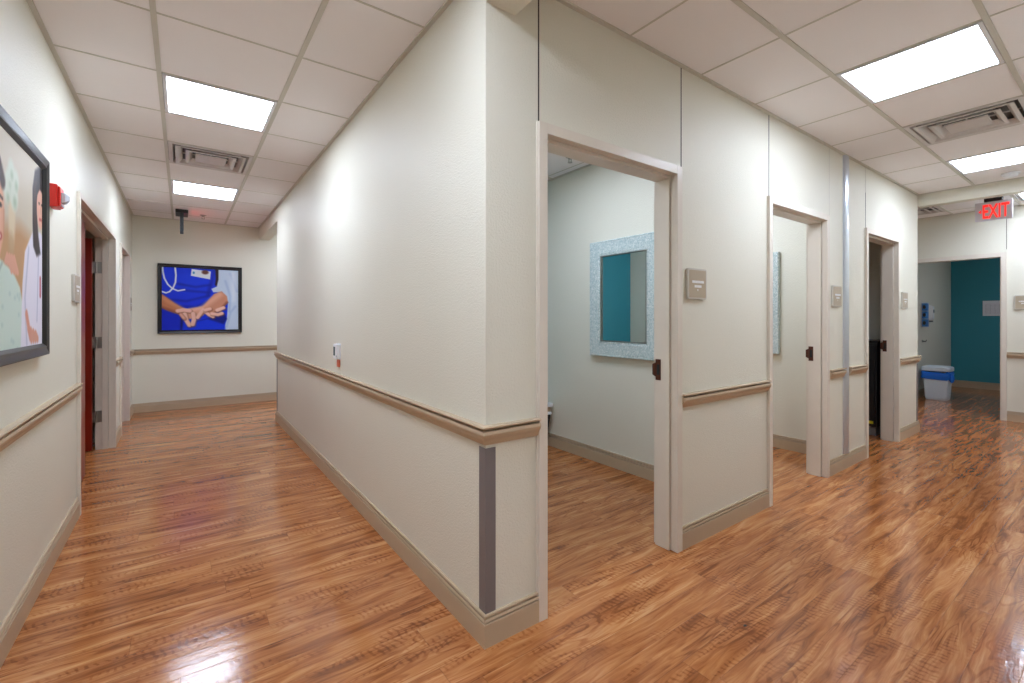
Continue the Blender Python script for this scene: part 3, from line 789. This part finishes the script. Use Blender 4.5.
# ------------------------------------------------------------------ black cabinet in the dark room
t = empty('cabinet', (5.52, .62, 0))
m = MB().box(-.24, .24, -.42, .42, .10, 1.03); m.build('body', 'black', t, bevel=.004)
MB().box(-.25, .25, -.43, .43, 1.03, 1.062).build('top', 'black', t, bevel=.004)
MB().box(-.254, -.241, -.40, -.005, .13, 1.01).build('door', 'black', t, bevel=.003)
MB().box(-.254, -.241, .005, .40, .13, 1.01).build('door', 'black', t, bevel=.003)
MB().box(-.257, -.2545, -.39, -.16, .135, .165).build('warning_strip', 'yellow', t)['label'] = 'yellow strip'
MB().box(-.21, .22, -.40, .40, 0, .10).build('plinth', 'dark', t)
tag(t, 'tall black cabinet with a yellow strip near its base inside the narrow dark doorway', 'cabinet')

# ------------------------------------------------------------------ alcove: bins, dispenser, glove boxes, notice
def rrect(cx, cy, w, d, r, z, n=4):
    return [(cx + sx * (w - r) + r * math.cos(a0 + i * math.pi / 2 / n), cy + sy * (d - r) + r * math.sin(a0 + i * math.pi / 2 / n), z)
            for sx, sy, a0 in ((1, 1, 0), (-1, 1, math.pi / 2), (-1, -1, math.pi), (1, -1, 1.5 * math.pi)) for i in range(n + 1)]
def make_bin(loc, body, label, liner=True, lid=True, scale=(1, 1, 1)):
    t = empty('waste_bin', loc); t.scale = scale
    m = MB(); m.rings([rrect(0, 0, .125, .15, .03, 0), rrect(0, 0, .135, .16, .03, .03), rrect(0, 0, .155, .185, .03, .44), rrect(0, 0, .145, .175, .03, .44), rrect(0, 0, .125, .15, .03, .03)]); m.build('body', body, t, smooth=False)
    if liner:
        m = MB(); rr = []
        for z, g in ((.335, .172), (.36, .178), (.395, .173), (.43, .178), (.452, .168), (.452, .150), (.40, .143)):
            ring = rrect(0, 0, g, g + .03, .04, z, 6); ring = [(x * (1 + .025 * math.sin(i * 2.7 + z * 50)), y * (1 + .025 * math.sin(i * 1.9 + z * 70)), zz + .010 * math.sin(i * 1.7)) for i, (x, y, zz) in enumerate(ring)]
            rr.append(ring)
        m.rings(rr, False, False); m.build('bin_liner', 'blue', t, smooth=True)
        m = MB(); m.rings([[(-.10 + r * math.cos(a), -.215 + r * math.sin(a), z) for a in [i * math.pi / 5 for i in range(10)]] for z, r in ((.29, .012), (.31, .03), (.36, .04), (.40, .025), (.42, .01))]); m.build('liner_knot', 'blue', t, smooth=True)
    if lid:
        m = MB(); m.rings([rrect(0, 0, .165, .20, .03, .465), rrect(0, 0, .170, .205, .03, .475), rrect(0, 0, .170, .205, .03, .52), rrect(0, 0, .160, .195, .03, .532), rrect(0, 0, .12, .15, .03, .545)]); m.build('lid', body, t)
    return tag(t, label, 'waste bin')
make_bin((8.97, .43, 0), 'bin', 'white waste bin with a bright blue liner folded over its rim', scale=(.84, .86, 1))
make_bin((9.32, .49, 0), 'greybin', 'grey waste bin standing behind the white bin with the blue liner', liner=False, scale=(.8, .68, .93))

t = empty('soap_dispenser', (9.43, .66, 1.405))
m = MB(); m.rings([[(x * s, -y, zz * s2 + o) for x, zz in ((-.05, -.13), (.05, -.13), (.05, .13), (-.05, .13))] for y, s, s2, o in ((0, 1, 1, 0), (.05, 1, 1, 0), (.09, .85, .78, .01))])
m.build('housing', 'white', t, bevel=.010, seg=3)
MB().cyl((0, -.092, .03), .03, .004, 'y', 20).build('window', 'lcd', t)
MB().box(-.02, .02, -.08, -.03, -.155, -.13).build('nozzle', 'greybin', t)
tag(t, 'white wall dispenser above the bins, right of the blue glove boxes', 'dispenser')
t = empty('glove_box_rack', (9.14, .66, 1.38))
m = MB(); m.box(-.065, .065, -.008, 0, -.21, .20); m.box(.06, .065, -.075, -.001, -.21, .20); m.box(-.065, .065, -.075, -.001, -.215, -.21); m.box(-.065, -.060, -.012, -.001, -.21, .20)
m.build('rack', 'white', t)
for k in range(3):
    z = -.205 + k * .133
    bx_ = MB().box(-.060, .058, -.072, -.010, z, z + .125).build('glove_box', 'bluebox', t, bevel=.002)
    m = MB(); m.prism([(-.041 + .020 * math.cos(a), z + .062 + .034 * math.sin(a)) for a in [i * math.pi / 10 for i in range(20)]], -.0625, -.0605, tf=lambda p: (p[2], p[0], p[1])); m.build('opening', 'black', bx_)
tag(t, 'wall rack with three stacked blue glove boxes left of the white dispenser', 'glove box rack')
t = empty('wall_hook', (9.14, .66, .93))
MB().cyl((0, -.012, 0), .022, .011, 'y', 16).build('base', 'hinge', t)
m = MB(); m.rings([[(r * math.cos(a), y, z + r * math.sin(a)) for a in [i * math.pi / 4 for i in range(8)]] for y, z, r in ((-.010, 0, .008), (-.045, -.002, .008), (-.060, .015, .008), (-.062, .03, .006))]); m.build('prong', 'black', t, smooth=True)
tag(t, 'small dark wall hook below the glove box rack', 'hook')
t = empty('notice', (11.10, .065, 1.50))
MB().box(-.008, 0, -.16, .16, -.14, .14).build('sheet', 'paper', t)
m = MB()
for k in range(8): m.box(-.009, -.008, -.12, .12, -.10 + k * .025, -.098 + k * .025)
for k in range(5): m.box(-.009, -.008, -.12 + k * .06, -.118 + k * .06, -.10, .075)
m.build('ruled_lines', 'ink', t)
tag(t, 'white printed notice sheet on the teal wall', 'notice')

# ------------------------------------------------------------------ world, camera, view
w = bpy.data.worlds.new('world'); scn.world = w; w.use_nodes = True
w.node_tree.nodes['Background'].inputs[0].default_value = (.02, .02, .02, 1)
w.node_tree.nodes['Background'].inputs[1].default_value = 1
cam = bpy.data.cameras.new('camera'); co = bpy.data.objects.new('camera', cam); col.objects.link(co)
cam.sensor_width = 36; cam.lens = 456.8 / 1024 * 36; cam.shift_y = -(341.5 - 318.6) / 1024; cam.clip_start = .02
co.location = (-.9854, -1.5465, 1.31); co.rotation_euler = (math.pi / 2, 0, -math.radians(35.7955))
scn.camera = co
scn.view_settings.view_transform = 'Standard'; scn.view_settings.look = 'None'
scn.view_settings.gamma = 1; scn.view_settings.use_curve_mapping = False
scn.view_settings.exposure = 0.0
